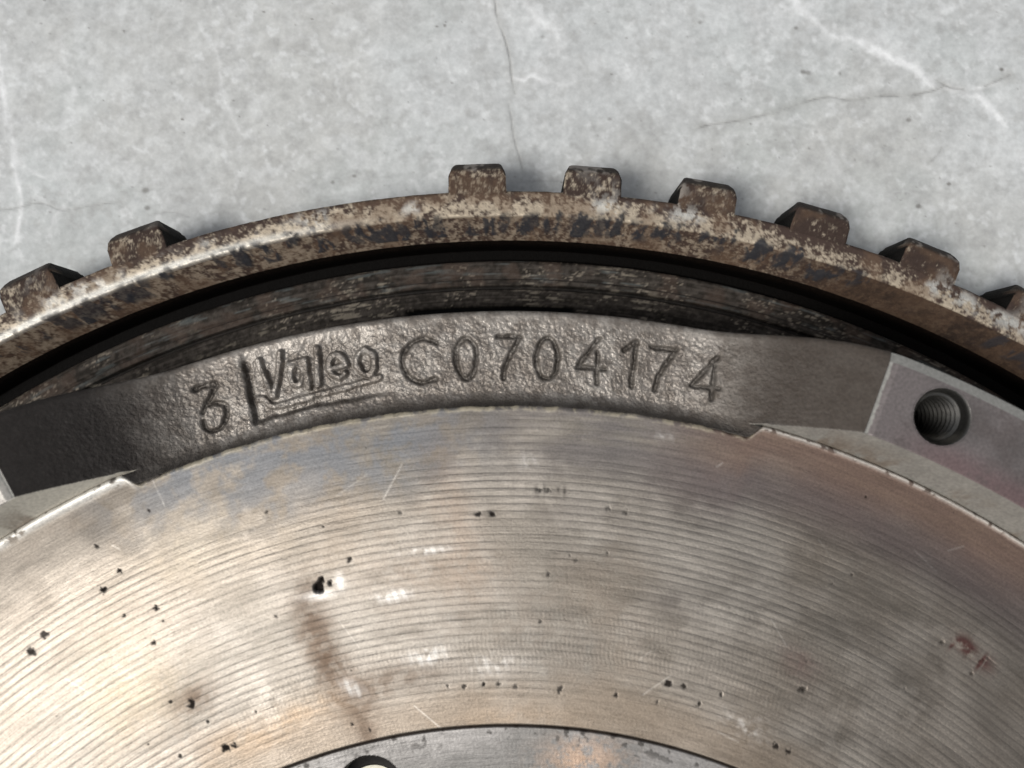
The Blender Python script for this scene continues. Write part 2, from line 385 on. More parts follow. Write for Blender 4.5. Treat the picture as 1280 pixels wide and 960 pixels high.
def build_rim():
    th = theta_samples(0.042, -37.5, 34.5, 1.2)
    v = np.r_[np.linspace(0, 1, 190)]
    a = wrap(th)
    n_wall = 10
    Rin = 126.0
    TH, V = np.meshgrid(th, v, indexing='ij'); TH = (TH + 180) % 360 - 180; A = wrap(TH)
    RO = rim_out(A); R = Rin + V * (RO - Rin)
    X, Y = pol(R, TH)
    b = np.abs(A); dense = (TH < 35)
    zc = cast_z(A)
    RD = disc_out(A)
    # soft fillet up to the turned face, and crown towards the outer edge
    t = np.clip((R - RD) / 2.3, 0, 1)
    zc = zc + (1 - t) ** 2 * 2.4 * sm(5.0, 1.0, zc - BAND_Z)
    # casting skin
    n1 = fbm(X, Y, 1.3, 3, 41, 0.6); n2 = fbm(X, Y, 5.0, 3, 42); n3 = fbm(X, Y, 0.5, 2, 43)
    skin = 0.11 * (n1 - 0.5) + 0.25 * (n2 - 0.5) + 0.22 * (n3 - 0.5) + 0.06 * (fbm(X, Y, 0.36, 2, 44) - 0.5)
    smooth_edge = sm(0.6, 3.4, RO - R)
    skin_amp = (0.35 + 0.65 * smooth_edge) * sm(26, 20, b) * (0.55 + 0.45 * sm(20, 15, b))
    # writing
    zw = np.zeros_like(zc); dig = np.zeros_like(zc); reg = np.zeros(zc.shape, np.int32)
    m = dense & (TH > -26) & (TH < 15)
    x, y = X[m] + .34 * (fbm(X[m], Y[m], 1.7, 3, 52) - .5), Y[m] + .34 * (fbm(X[m], Y[m], 1.7, 3, 53) - .5)
    def D(p): return seg_dist(x, y, loc(p, BAND_Z))
    ww = (fbm(x, y, 1.1, 3, 51) - 0.5) * 0.55
    # sunken field of the maker's mark: steep at its left and lower side, running out at the top and right
    L = loc(BOX_L, BAND_Z); B = loc(BOX_B, BAND_Z)
    ux, uy = L[-1] - L[0]; nx, ny = -uy, ux                 # left of the downward line is +x
    nl = math.hypot(nx, ny); nx, ny = nx / nl, ny / nl
    dl = (x - L[1, 0]) * nx + (y - L[1, 1]) * ny
    bx, by = B[-1] - B[0]; ll = math.hypot(bx, by); tx, ty = bx / ll, by / ll
    along = (x - B[0, 0]) * tx + (y - B[0, 1]) * ty
    db = -(x - B[0, 0]) * ty + (y - B[0, 1]) * tx
    bow = np.interp(along, [0, ll * .45, ll], [0, 0.55, 0]); db = db - bow
    field = sm(-0.05, 0.75, dl + ww * .4) * sm(-0.1, 0.75, db + ww * .4) * sm(11.5, 7.0, db) * sm(ll + 1.5, ll - 3.5, along)
    dep = np.zeros_like(x) - 0.85 * field
    groove_l = np.exp(-((dl - 0.35) / 0.42) ** 2) * sm(-0.4, 0.5, db) * sm(9.8, 8.8, db)
    groove_b = np.exp(-((db - 0.25) / 0.42) ** 2) * sm(-0.4, 0.5, dl) * sm(ll + 1, ll - 5, along)
    dep -= 0.45 * groove_l + 0.28 * groove_b; dg = 0.6 * groove_l + 0.4 * groove_b
    rg = np.zeros(x.shape, np.int32)
    names = {}
    k = 1
    for strokes in LOGO:
        d = np.min([D(p) for p in strokes], axis=0)
        up = sm(0.68, 0.22, d + ww * 0.6); dep = dep + 0.85 * up
        rg[(d < 0.56)] = k; names[k] = 'letter'; k += 1
    d = D(SWOOSH); dep = dep + 0.5 * sm(0.65, 0.2, d + ww * .6); rg[(d < 0.6)] = k; names[k] = 'underline'; k += 1
    for nm, strokes in DIGITS:
        d = np.min([D(p) for p in strokes], axis=0)
        wd = 0.42 if nm == 'letter' else 0.38
        dep = dep - 0.48 * sm(wd + 0.18, 0.06, d + ww * 0.55) + 0.03 * np.exp(-((d - wd - .35) / .25) ** 2)
        dg = dg + 0.5 * sm(wd + 0.18, 0.06, d + ww * 0.55)
        rg[d < wd] = k; names[k] = nm; k += 1
    zw[m] = dep; reg[m] = rg; dig[m] = dg
    Z = zc + skin * skin_amp + zw
    # machined surfaces cut the casting: cone beside the turned face, flat pads
    cone = (R - R_LIP) / 2.75 * PAD_Z
    flat = PAD_Z + 0.012 * (n2 - 0.5)
    mach = np.minimum(np.where(R > R_LIP - 0.3, cone, 99), flat)
    mf = sm(-.06, .10, Z - mach) * (R > R_LIP - 0.3)
    is_m = (Z > mach) & (R > R_LIP - 0.3)
    Z = np.where(is_m, mach, Z)
    is_pad = is_m & (cone >= flat - 0.02)
    is_cone = is_m & ~is_pad
    # outer edge: rounded on the casting, chamfered on the pads
    e = RO - R; rc = 0.9
    rnd = rc - np.sqrt(np.clip(rc * rc - np.clip(rc - e, 0, rc) ** 2, 0, None))
    cham = np.clip(1.35 - e, 0, None) * 0.45
    padw = sm(24.4, 25.1, b)
    drop = rnd * (1 - padw) + cham * padw + np.where(is_pad, 0.35 * np.clip(25.40 - b, 0, .4) / .4, 0)
    Z = Z - drop
    hid = R < RD - 0.12
    Z = np.where(hid, np.minimum(Z, -2.2), Z)
    # pad's edges are slightly broken
    # colours
    warm = fbm(X, Y, 9, 3, 61); fine = fbm(X, Y, 1.4, 4, 62, 0.6)
    col = mix((0.15, 0.132, 0.114), (0.265, 0.242, 0.215), sm(0.3, 0.7, fine))
    col = mix(col, (0.15, 0.128, 0.108), 0.4 * sm(0.45, 0.7, warm))
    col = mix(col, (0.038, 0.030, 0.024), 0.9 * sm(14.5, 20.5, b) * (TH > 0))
    col = mix(col, (0.013, 0.011, 0.010), 0.97 * sm(13, 21, b + 3 * (warm - .5)) * (TH < 0) * (TH > -40))      # left end of the recess: its shade painted in, on oily-dark metal
    col = mix(col, (0.022, 0.019, 0.016), 0.62 * sm(0.08, 0.42, dig) * sm(.2, .5, fbm(X, Y, 1.2, 3, 63) + .12))                  # darker in the stamped marks
    col = mix(col, (0.05, 0.045, 0.04), 0.6 * sm(1.4, 0.0, R - RD))                          # darker along the joint
    pc = mix((0.11, 0.099, 0.095), (0.15, 0.132, 0.128), sm(0.35, 0.65, warm))
    pc = mix(pc, (0.16, 0.10, 0.10), 0.6 * sm(136.5, 133.0, R) * sm(25, 31, A) )
    cc = mix((0.19, 0.178, 0.158), (0.26, 0.245, 0.215), fine)
    cc = mix(cc, (0.50, 0.47, 0.40), 0.8 * sm(-10, -16, TH) * sm(-110, -70, TH)); pc = mix(pc, (0.42, 0.40, 0.36), 0.8 * sm(-10, -16, TH) * sm(-110, -70, TH))  # left step and pad lightened: reflected light painted into the colour
    wear = fbm(X, Y, 3.5, 4, 64, .6); cc = mix(cc, (0.15, 0.115, 0.085), .7 * sm(.48, .7, wear) * sm(PAD_Z, 0, cone)); pc = mix(pc, (0.10, 0.085, 0.08), .5 * sm(.5, .7, wear))   # brown wear patches on step and pads
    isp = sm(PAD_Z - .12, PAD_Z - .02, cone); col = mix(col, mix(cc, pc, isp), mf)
    edge = is_pad & ((e < 1.35) | (b < 25.05 + .16 * fine)); col = np.where(edge[..., None], np.array((0.25, 0.245, 0.225)), col)
    metal = np.where(edge, 0.3, np.where(is_pad | is_cone, 0.35, 0.4 * sm(20, 14.5, b))); gloss = np.where(is_pad, 0.48, np.where(is_cone, 0.55, 0.46))
    gloss = gloss + 0.2 * sm(15, 20, b) * ~is_m
    grain = np.where(is_m, 0.06, 0.25 + 0.75 * smooth_edge * sm(24, 18, b))
    # outer wall rows
    wz = np.linspace(0, 1, n_wall + 1)[1:]
    WX = np.repeat(X[:, -1:], n_wall, 1); WY = np.repeat(Y[:, -1:], n_wall, 1)
    WZ = Z[:, -1:] + (-13.0 - Z[:, -1:]) * wz[None, :]
    cat = lambda P, last=None: np.concatenate([P, np.repeat(P[:, -1:], n_wall, 1)], 1)
    XX = np.concatenate([X, WX], 1); YY = np.concatenate([Y, WY], 1); ZZ = np.concatenate([Z, WZ], 1)
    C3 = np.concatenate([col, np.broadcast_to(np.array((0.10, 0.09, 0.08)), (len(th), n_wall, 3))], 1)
    nv = XX.shape[1]
    co = np.c_[XX.ravel(), YY.ravel(), ZZ.ravel()]
    q = grid_quads(len(th), nv)
    N = vert_normals(co, q)
    if N[: nv * 40][:, 2].mean() < 0: q = q[:, ::-1]; N = -N
    attrs = {'metal': cat(metal).ravel(), 'gloss': cat(gloss).ravel(), 'grain': cat(grain).ravel()}
    cols = C3.reshape(-1, 3)
    rgf = cat(reg).ravel(); rgf = rgf.reshape(len(th), nv); rgf[:, len(v):] = 0; rgf = rgf.ravel()
    fr = rgf[q].max(1)
    fpad = cat(is_pad | False).ravel()[q].sum(1) >= 3
    fcone = (cat(is_cone).ravel()[q].sum(1) >= 3) & ~fpad
    wallface = (np.arange(len(q)) % (nv - 1)) >= len(v) - 1
    fpad &= ~wallface; fcone &= ~wallface
    # threaded hole of the right pad
    hc = loc((1178, 521), PAD_Z)[0]
    fc = co[q].mean(1); inh = (np.hypot(fc[:, 0] - hc[0], fc[:, 1] - hc[1]) < 3.8) & (fc[:, 2] > 3)
    # pads by angle
    fa = np.degrees(np.arctan2(fc[:, 0], fc[:, 1]))
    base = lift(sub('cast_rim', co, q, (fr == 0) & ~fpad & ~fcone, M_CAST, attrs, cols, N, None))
    for kk in names:
        o = sub(names[kk], co, q, (fr == kk), M_CAST, attrs, cols, N, None)
        if o: lift(o, base)
    pads = []
    for c0 in (-64.35, 55.65, 175.65):
        da = (fa - c0 + 180) % 360 - 180
        pm = fpad & (np.abs(da) < 50) & ~inh
        pads.append(lift(sub('mounting_pad', co, q, pm, M_CAST, attrs, cols, N, None)))
        cm = fcone & (np.abs(da) < 50)
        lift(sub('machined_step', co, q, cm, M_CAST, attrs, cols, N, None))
    # thread: a lathed helix
    nth, pitch = 72, 1.05
    zz = np.arange(0, 11.0, 0.075)
    T, S = np.meshgrid(np.linspace(0, 2 * math.pi, nth + 1), zz, indexing='ij')
    tri = np.abs(((S / pitch + T / (2 * math.pi)) % 1) - 0.5) * 2
    Rr = 3.28 - 0.52 * tri; Zt = 4.05 - S
    Rr = np.where(S < 0.6, np.maximum(Rr, 3.45 - S * 0.4), Rr)
    rim = np.array([[4.0, 5.008], [3.86, 4.98], [3.7, 4.75], [3.5, 4.4]])
    T2 = np.repeat(T[:, :1], len(rim), 1)
    RR = np.concatenate([np.broadcast_to(rim[:, 0], T2.shape), Rr], 1); ZZ2 = np.concatenate([np.broadcast_to(rim[:, 1], T2.shape), Zt], 1)
    TT = np.concatenate([T2, T], 1)
    hx = hc[0] + RR * np.cos(TT); hy = hc[1] + RR * np.sin(TT)
    lift(raw_mesh('threaded_hole', np.c_[hx.ravel(), hy.ravel(), ZZ2.ravel()], grid_quads(nth + 1, RR.shape[1]), M_HOLE), pads[1])
build_rim()

# ---- turned friction face
def build_disc():
    th = theta_samples(0.075, -37.5, 35.0, 1.2)
    v = np.linspace(0, 1, 255)
    TH, V = np.meshgrid(th, v, indexing='ij'); TH = (TH + 180) % 360 - 180; A = wrap(TH); b = np.abs(A)
    nb = fbm(TH * 2.2, TH * 0 + 3, 1.0, 4, 71)
    RO = disc_out(A) + (nb - 0.5) * 0.28 * sm(20.5, 19.5, b) + (nb - 0.5) * 0.10
    R = R_IN + 0.14 + V * (RO - R_IN - 0.14)
    X, Y = pol(R, TH)
    wx = (fbm(X, Y, 6, 3, 72) - 0.5) * 5; wy = (fbm(X, Y, 6, 3, 73) - 0.5) * 5
    e = RO - R
    big = fbm(X, Y, 34, 3, 74); med = fbm(X, Y, 9, 4, 75, 0.6); sml = fbm(X, Y, 1.2, 4, 76, 0.6)
    arc = fbm(R * 1.0, TH * 0.35, 1.6, 4, 77, 0.6)                      # streaks along the turning
    col = mix((0.175, 0.156, 0.132), (0.25, 0.227, 0.197), sm(0.28, 0.72, med))
    grime = fbm(X * 1.0, Y * 0.8, 15, 5, 171, 0.62)
    col = mix(col, (0.15, 0.122, 0.098), 0.28 * sm(0.50, 0.72, grime) * sm(0.25, 0.6, sml))
    col = mix(col, (0.33, 0.30, 0.26), 0.5 * sm(0.5, 0.3, grime) * sm(0.4, 0.65, fbm(X, Y, 2.2, 4, 172, 0.6)))
    col = mix(col, (0.26, 0.205, 0.15), 0.25 * sm(0.5, 0.75, big))
    col = mix(col, col * 0.80, sm(0.45, 0.75, arc)[..., None] if False else sm(0.45, 0.75, arc))
    def blot(px, py, rx, ry, rot=0, warp=1.0, seed=0):                  # soft stain, sizes in photo pixels
        q = loc((px, py), 0)[0]; c, s = math.cos(math.radians(rot)), math.sin(math.radians(rot))
        dx, dy = X + wx * warp * 0.6 - q[0], Y + wy * warp * 0.6 - q[1]
        u = (dx * c + dy * s) / (rx * 0.11); w_ = (-dx * s + dy * c) / (ry * 0.11)
        return np.exp(-(u * u + w_ * w_))
    # outer zones
    outer = sm(13.5, 2.0, e + (med - 0.5) * 7)
    blue = outer * sm(6, -6, TH + 2) * sm(-30, -20, TH)
    col = mix(col, (0.15, 0.157, 0.168), 0.85 * blue * sm(0.30, 0.62, fbm(X, Y, 3.0, 4, 78, 0.65)))
    col = mix(col, (0.135, 0.122, 0.118), 0.75 * outer * sm(-8, 6, TH) * sm(0.2, 0.6, arc))
    col = mix(col, (0.145, 0.092, 0.068), 0.8 * sm(11, 3, e + (med - 0.5) * 4) * sm(7, 16, TH))
    col = mix(col, (0.10, 0.078, 0.075), 0.65 * np.exp(-((e - 8.5) / 3.5) ** 2) * sm(6, 14, TH))
    col = mix(col, (0.20, 0.15, 0.105), 0.4 * sm(8.0, 3.0, R - R_IN + (med - 0.5) * 4))
    # stains
    stain = np.zeros_like(X); BR = (0.10, 0.064, 0.04)
    for (px, py, rx, ry, rot, a, c3) in [
        (390, 770, 20, 48, 18, .6, BR), (412, 825, 22, 42, 22, .7, BR), (446, 872, 30, 30, 10, .55, BR), (455, 910, 14, 40, 10, .5, BR), (500, 850, 70, 18, 8, .4, BR), (245, 870, 30, 16, 30, .55, BR),
        (570, 650, 30, 90, 12, .28, (0.210, 0.145, 0.100)), (840, 755, 28, 15, -12, .5, (0.100, 0.087, 0.077)), (560, 720, 70, 30, 5, .25, (0.180, 0.125, 0.085)),
        (860, 850, 30, 18, -10, .2, (0.100, 0.090, 0.080)), (1010, 870, 25, 40, 10, .2, (0.120, 0.100, 0.085)), (340, 905, 90, 20, 22, .35, (0.250, 0.170, 0.100)),
        (980, 930, 40, 12, -22, .3, (0.110, 0.090, 0.070)), (1000, 830, 22, 14, -20, .35, (0.150, 0.095, 0.085)), (640, 900, 80, 14, 0, .35, (0.240, 0.180, 0.125)),
        (900, 600, 90, 22, -14, .22, (0.110, 0.100, 0.100)), (720, 640, 40, 16, -5, .3, (0.125, 0.110, 0.100)), (240, 680, 60, 40, 25, .25, (0.250, 0.210, 0.150)),
        (150, 860, 60, 60, 30, .35, (0.280, 0.230, 0.155))]:
        bl = min(1, a * 1.3) * blot(px, py, rx, ry, rot) * (0.55 + 0.45 * sm(0.3, 0.6, sml)); stain = np.maximum(stain, bl * (c3[0] < .13))
        col = mix(col, c3, min(1, a * 1.3) * blot(px, py, rx, ry, rot) * (0.55 + 0.45 * sm(0.3, 0.6, sml)))
    gloss = 0.41 + 0.04 * (med - 0.5) + 0.14 * outer
    # whitish patches with ribs across the turning
    rib = (0.55 + 0.45 * sm(-0.3, 0.6, np.sin(X * 2 * math.pi / 1.25 + Y * 2.0 + 4 * med))) * sm(.32, .62, sml) * (.5 + .5 * sm(.3, .6, arc))
    for (px, py, rx, ry, rot, a) in [(490, 745, 24, 7, 5, .95), (532, 820, 24, 9, 8, 1.1), (530, 690, 30, 5, 6, .7), (440, 860, 16, 8, -35, .8),
                                     (620, 830, 30, 14, 4, .4), (930, 905, 26, 14, -25, .55), (660, 575, 10, 8, 0, .5), (830, 545, 16, 5, -10, .4)]:
        f = np.clip(a * blot(px, py, rx, ry, rot, 0.25) * rib, 0, .9); col = mix(col, (0.80, 0.78, 0.74), .8 * f); gloss = gloss + 0.12 * f
    # scratches
    rs = np.random.RandomState(11)
    for _ in range(18):
        px, py = rs.uniform(60, 1200), rs.uniform(560, 940); L = rs.uniform(8, 60); an = rs.uniform(-1.2, -0.3) if rs.rand() < .7 else rs.uniform(0.2, 1.4)
        P = loc([(px, py), (px + L * math.cos(an), py - L * math.sin(an))], 0)
        m = (np.abs(X - P[:, 0].mean()) < L * .11 + .5) & (np.abs(Y - P[:, 1].mean()) < L * .11 + .5)
        if m.any(): col[m] = mix(col[m], (0.68, 0.64, 0.58), rs.uniform(.08, .35) * np.exp(-(seg_dist(X[m], Y[m], P) / 0.085) ** 2))
    Z = 0.02 * (med - 0.5)
    dark = np.zeros_like(Z)
    def pit(px, py, rp, a=1.0, dz=0.045, asp=1.0):
        q = loc((px, py), 0)[0]; r = rp * 0.07; a = min(1, a * 1.2) * (1 if rp > 4.5 else .7)
        m = (np.abs(X - q[0]) < r * 3) & (np.abs(Y - q[1]) < r * 3)
        if not m.any(): return
        n = (fbm(X[m], Y[m], max(r * 0.9, 0.25), 2, int(px) % 90 + 3) - 0.5) * r * 2.0
        d = np.hypot((X[m] - q[0]) * asp, Y[m] - q[1]) + n
        f = sm(r * 1.15, r * 0.55, d); dark[m] = np.maximum(dark[m], f * a); Z[m] -= f * dz
    for p in [(399, 730, 11, 1, .8), (412, 728, 6, .9, .4), (150, 713, 5), (128, 737, 6, .9), (195, 760, 5), (156, 770, 3), (204, 776, 2.4), (240, 880, 7, .7), (214, 877, 3),
              (192, 803, 4, .9), (404, 658, 2.4), (333, 640, 3, .6), (186, 639, 3), (121, 683, 4, .7), (40, 815, 7, .6), (55, 793, 6, .5), (675, 612, 4, .8), (685, 613, 4, .6), (598, 642, 5, .6), (615, 642, 5, .8),
              (436, 700, 5, .6), (685, 718, 4, .7), (676, 776, 4, .6), (282, 935, 7, .8), (293, 932, 5, .7), (260, 902, 3), (225, 945, 4, .8), (320, 890, 2.2), (462, 913, 3), (440, 906, 2.5),
              (1040, 729, 4, .9), (1065, 718, 3, .9), (1003, 862, 4, .7, .2, .6), (835, 853, 6, .7), (855, 858, 5, .6), (902, 868, 4, .7, .2, 2.0), (874, 880, 5, .6), (822, 878, 4, .6), (970, 932, 6, .7), (986, 939, 6, .7),
              (560, 858, 3, .6), (580, 858, 4, .7), (604, 856, 5, .8), (624, 855, 3.5, .7), (645, 858, 4, .6), (700, 862, 6, .5), (770, 868, 5, .6), (720, 700, 3, .6), (760, 690, 3, .5), (1082, 622, 3, .8), (1131, 860, 3, .5),
              (1008, 826, 3, .4), (1177, 802, 4, .7, .1), (1228, 826, 4, .7, .1, .6), (1234, 822, 3.4, .7, .1), (1214, 842, 4, .7, .1), (345, 770, 3, .5), (500, 640, 3, .4), (760, 635, 4, .5), (782, 640, 5, .4), (900, 610, 3, .5)]:
        pit(*p)
    for _ in range(16):
        pit(rs.uniform(0, 1280), rs.uniform(540, 960), rs.uniform(0.9, 1.8), rs.uniform(.3, .7), 0.03)
    col = mix(col, (0.018, 0.015, 0.013), dark)
    st = np.maximum(blot(1206, 808, 17, 9, -42, 0.3), np.maximum(blot(1192, 804, 2.5, 9, -40, .1), np.maximum(blot(1226, 828, 3, 12, -38, .1), blot(1233, 830, 2.5, 11, -38, .1))))
    col = mix(col, (0.075, 0.032, 0.028), np.clip(1.5 * st, 0, .95) * sm(.15, .4, sml))
    for px, py, rx, ry in [(671, 612, 3.2, 6), (681, 612, 2.2, 6), (598, 643, 9, 2), (614, 639, 7, 2), (614, 645, 7, 2), (698, 612, 2, 4), (706, 614, 2, 7)]:
        col = mix(col, (0.03, 0.026, 0.023), .75 * blot(px, py, rx, ry, 0, .08))
    col = mix(col, (0.75, 0.73, 0.69), .55 * np.maximum(blot(398, 745, 18, 5, 8, .3), blot(424, 728, 5, 10, 0, .3)))
    col = mix(col, (0.018, 0.015, 0.013), dark)
    # edge: bead along the pads, broken arris along the casting
    lip = sm(19.2, 20.2, b)
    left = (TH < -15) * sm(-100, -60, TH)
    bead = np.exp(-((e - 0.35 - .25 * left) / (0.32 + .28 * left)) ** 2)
    Z = Z + lip * 0.28 * bead - 0.35 * sm(0.35, 0.0, e)
    chip = sm(0.62, 0.72, fbm(TH * 2.1, e, 1.0, 4, 81)) * lip
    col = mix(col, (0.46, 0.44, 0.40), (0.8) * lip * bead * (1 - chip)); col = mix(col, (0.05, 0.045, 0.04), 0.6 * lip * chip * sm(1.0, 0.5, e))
    col = mix(col, (0.78, 0.76, 0.70), .8 * left * lip * bead * (1 - chip))  # highlight on the left bead painted near-white
    col = mix(col, (0.50, 0.44, 0.32), 0.7 * (1 - lip) * sm(0.9, 0.2, e) * sm(0.35, 0.6, sml))
    start = 0.6 + 6.5 * sm(-7, -14, TH) + 5.0 * sm(9, 15, TH)
    groove = sm(1.5, 5, R - R_IN) * sm(0, 1, (e + (big - .5) * 4 - start) / (1.5 + start * .8)) * (0.5 + 0.5 * sm(0.3, 0.55, med)) * (1 - dark)
    metal = np.clip(0.77 - 0.35 * outer - dark - .5 * st - .3 * stain, 0, 1)
    gloss = np.clip(gloss + 0.1 * stain + 0.3 * dark, 0.15, 0.9)
    nw = 8
    cat = lambda P: np.concatenate([P, np.repeat(P[:, -1:], nw, 1)], 1)
    WZ = Z[:, -1:] + (-6.5 - Z[:, -1:]) * np.linspace(0, 1, nw + 1)[1:][None]
    # inner lip goes down a little to the hub face
    XX, YY, ZZ = cat(X), cat(Y), np.concatenate([Z, WZ], 1)
    x0, y0 = pol(np.full(len(th), R_IN + 0.10), th)
    XX = np.c_[x0, XX]; YY = np.c_[y0, YY]; ZZ = np.c_[np.full(len(th), -1.2), ZZ]
    pre = lambda P: np.concatenate([P[:, :1], P], 1)
    C3 = np.concatenate([col[:, :1] * 0.25, col, np.broadcast_to(np.array((0.12, 0.105, 0.09)), (len(th), nw, 3))], 1)
    co = np.c_[XX.ravel(), YY.ravel(), ZZ.ravel()]
    q = grid_quads(len(th), XX.shape[1])
    N = vert_normals(co, q)
    if N[:, 2].mean() < 0: q = q[:, ::-1]
    at = {k: pre(cat(p)).ravel() for k, p in (('groove', groove), ('metal', metal), ('gloss', gloss))}
    o = lift(raw_mesh('friction_face', co, q, M_TURN, at, C3.reshape(-1, 3)))
    return o
face = build_disc()

def build_hub():
    th = theta_samples(0.12, -37.5, 35.0, 2.0)
    r = np.r_[np.linspace(60, 76, 20), np.linspace(76.2, R_IN + 0.05, 75)]
    TH, R = np.meshgrid(th, r, indexing='ij'); X, Y = pol(R, TH)
    med = fbm(X, Y, 6, 4, 91, .6); sml = fbm(X, Y, .8, 4, 92, .6)
    Z = np.full(R.shape, -0.15) - 0.5 * sm(0.35, 0.05, R_IN + 0.05 - R)
    col = mix((0.14, 0.134, 0.126), (0.21, 0.20, 0.19), sm(.3, .7, med))
    q0 = loc((730, 950), 0)[0]; col = mix(col, (0.42, 0.27, 0.17), .6 * np.exp(-((X - q0[0]) / 5) ** 2 - ((Y - q0[1]) / 2.6) ** 2) * sm(.3, .6, sml))
    sp = sm(.62, .72, fbm(X, Y, 1.0, 3, 93)) * sm(4.0, 0.5, R_IN - R)
    col = mix(col, (0.03, 0.027, 0.024), .85 * sp); col = mix(col, (.05, .04, .035), .8 * sm(.5, .1, R_IN - R))
    hc = loc((463, 986), -0.25)[0]
    co = np.c_[X.ravel(), Y.ravel(), Z.ravel()]; q = grid_quads(len(th), len(r))
    if vert_normals(co, q)[:, 2].mean() < 0: q = q[:, ::-1]
    fc = co[q].mean(1); keep = np.hypot(fc[:, 0] - hc[0], fc[:, 1] - hc[1]) > 4.55
    n = R.size
    at = {'groove': np.full(n, .25), 'metal': np.full(n, .7), 'gloss': np.full(n, .42)}
    hub = lift(sub('hub_face', co, q, keep, M_TURN, at, col.reshape(-1, 3), None, None))
    prof = np.array([[5.05, -.235], [4.75, -.236], [4.5, -.30], [4.05, -1.6], [3.95, -2.6], [3.95, -3.4], [0.1, -3.45]])
    T = np.linspace(0, 2 * math.pi, 65); TT = np.repeat(T[:, None], len(prof), 1)
    RR = np.broadcast_to(prof[:, 0], TT.shape); ZZ = np.broadcast_to(prof[:, 1], TT.shape)
    o = raw_mesh('bolt_hole', np.c_[(hc[0] + RR * np.cos(TT)).ravel(), (hc[1] + RR * np.sin(TT)).ravel(), ZZ.ravel()], grid_quads(65, len(prof)), M_BORE)  # oily bore; the shadow on its floor is put into the black
    lift(o, hub)
    T = np.linspace(0, 2 * math.pi, 41)[:-1]
    co = np.array([(hc[0] + 3.9 * math.cos(t), hc[1] - 2.1 + 3.9 * math.sin(t), -3.3) for t in T] + [(hc[0] + 0.4 * math.cos(t), hc[1] - 2.1 + 0.4 * math.sin(t), -3.3) for t in T])
    lift(raw_mesh('hole_floor_lit_part', co, np.array([(i, (i + 1) % 40, 40 + (i + 1) % 40, 40 + i) for i in range(40)]), M_PALE, smooth=False), hub)  # pale disc off centre stands for the lit part of the floor
build_hub()

# ---- primary plate: dark strip between the ring and the rim
def build_plate():
    th = theta_samples(0.10, -37.5, 35.5, 2.0)
    prof = [(62, -16), (120, -16), (139.5, -16), (145.9, -15.9), (146.05, -16.5), (146.45, -16.5), (146.6, -15.3), (147.4, -15.15), (147.5, -15.5), (147.75, -15.5), (147.9, -15.1),
            (149.9, -15.0), (150.4, -15.35), (150.45, -20.5)]
    hq = loc((122, 505), -16)[0]
    def openings(X, Y, R, TH):              # arc slot and round opening that show at the foot of the casting
        a = sm(-6.9, -6.3, TH) * sm(4.4, 3.8, TH) * sm(143.35, 143.1, R - .1 * np.abs(TH + 1.2) ** 0.5)
        return np.maximum(a, sm(2.75, 2.5, np.hypot(X - hq[0], Y - hq[1])))
    def colf(X, Y, Z, R, TH):
        f = fbm(R * 2.2, TH * 0.9, 1.0, 5, 101, .65); g = fbm(X, Y, 1.6, 4, 102, .6); m = fbm(X, Y, 8, 3, 103)
        st_ = fbm(R * 4.2, TH * 0.35, 1.0, 5, 109, .65)
        c = mix((0.018, 0.0155, 0.013), (0.058, 0.050, 0.043), sm(.35, .72, .55 * st_ + .45 * fbm(X, Y, .6, 3, 110, .6)))
        c = mix(c, (0.32, 0.28, 0.22), .4 * sm(.58, .70, f) * sm(.48, .66, m))
        c = mix(c, (0.28, 0.24, 0.19), .5 * sm(.66, .76, fbm(R * 1.6, TH * 1.7, .40, 3, 107)) * sm(.45, .6, fbm(X, Y, 5, 2, 108)))
        c = mix(c, (0.14, 0.165, 0.165), 
                .3 * sm(.62, .74, fbm(R * 2, TH * .5, 1.0, 4, 104)) * sm(146, 147.5, R))
        c = mix(c, (0.075, 0.052, 0.04), .4 * sm(.5, .7, fbm(X, Y, 3, 3, 105)) * sm(146, 147, R))
        c = mix(c, (0.015, 0.014, 0.013), .8 * (np.abs(R - 146.25) < .25)); c = mix(c, (0.02, 0.018, 0.017), .7 * (np.abs(R - 147.6) < .15))
        c = mix(c, (0.30, 0.27, 0.22), .7 * np.exp(-((np.hypot(X - hq[0], Y - hq[1]) - 3.0) / .22) ** 2) * sm(.4, .6, g))
        c = mix(c, (0.004, 0.004, 0.004), openings(X, Y, R, TH))
        return c
    def disp(R, Z, TH):
        X, Y = pol(R, TH); return R, Z + .10 * (fbm(X, Y, .8, 3, 106) - .5) - 1.0 * openings(X, Y, R, TH)
    o = revolve('primary_plate', prof, th, M_RUST, root, None, colf, disp, 0.22)
    me = o.data; n = len(me.vertices)
    z = np.empty(n * 3, np.float32); me.vertices.foreach_get('co', z)
    tint = np.empty(n * 4, np.float32); me.attributes['tint'].data.foreach_get('color', tint); lum = tint.reshape(-1, 4)[:, :3].mean(1)
    at = me.attributes.new('bare', 'FLOAT', 'POINT'); at.data.foreach_set('value', sm(.05, .25, lum).astype(np.float32))
    lift(o)
    # dark slot and the small round opening seen at the foot of the casting
    def patch(name, P, z, depth, m):
        ring = loc(P, z); k = len(ring); c = ring.mean(0)
        co = [(x, y, z) for x, y in ring] + [(c[0] + (x - c[0]) * .92, c[1] + (y - c[1]) * .9, z - depth) for x, y in ring]
        q = [(i, (i + 1) % k, k + (i + 1) % k, k + i) for i in range(k)]
        return lift(raw_mesh(name, np.array(co), np.array(q), m, None, None, None, None, False), root)
plate = build_plate()

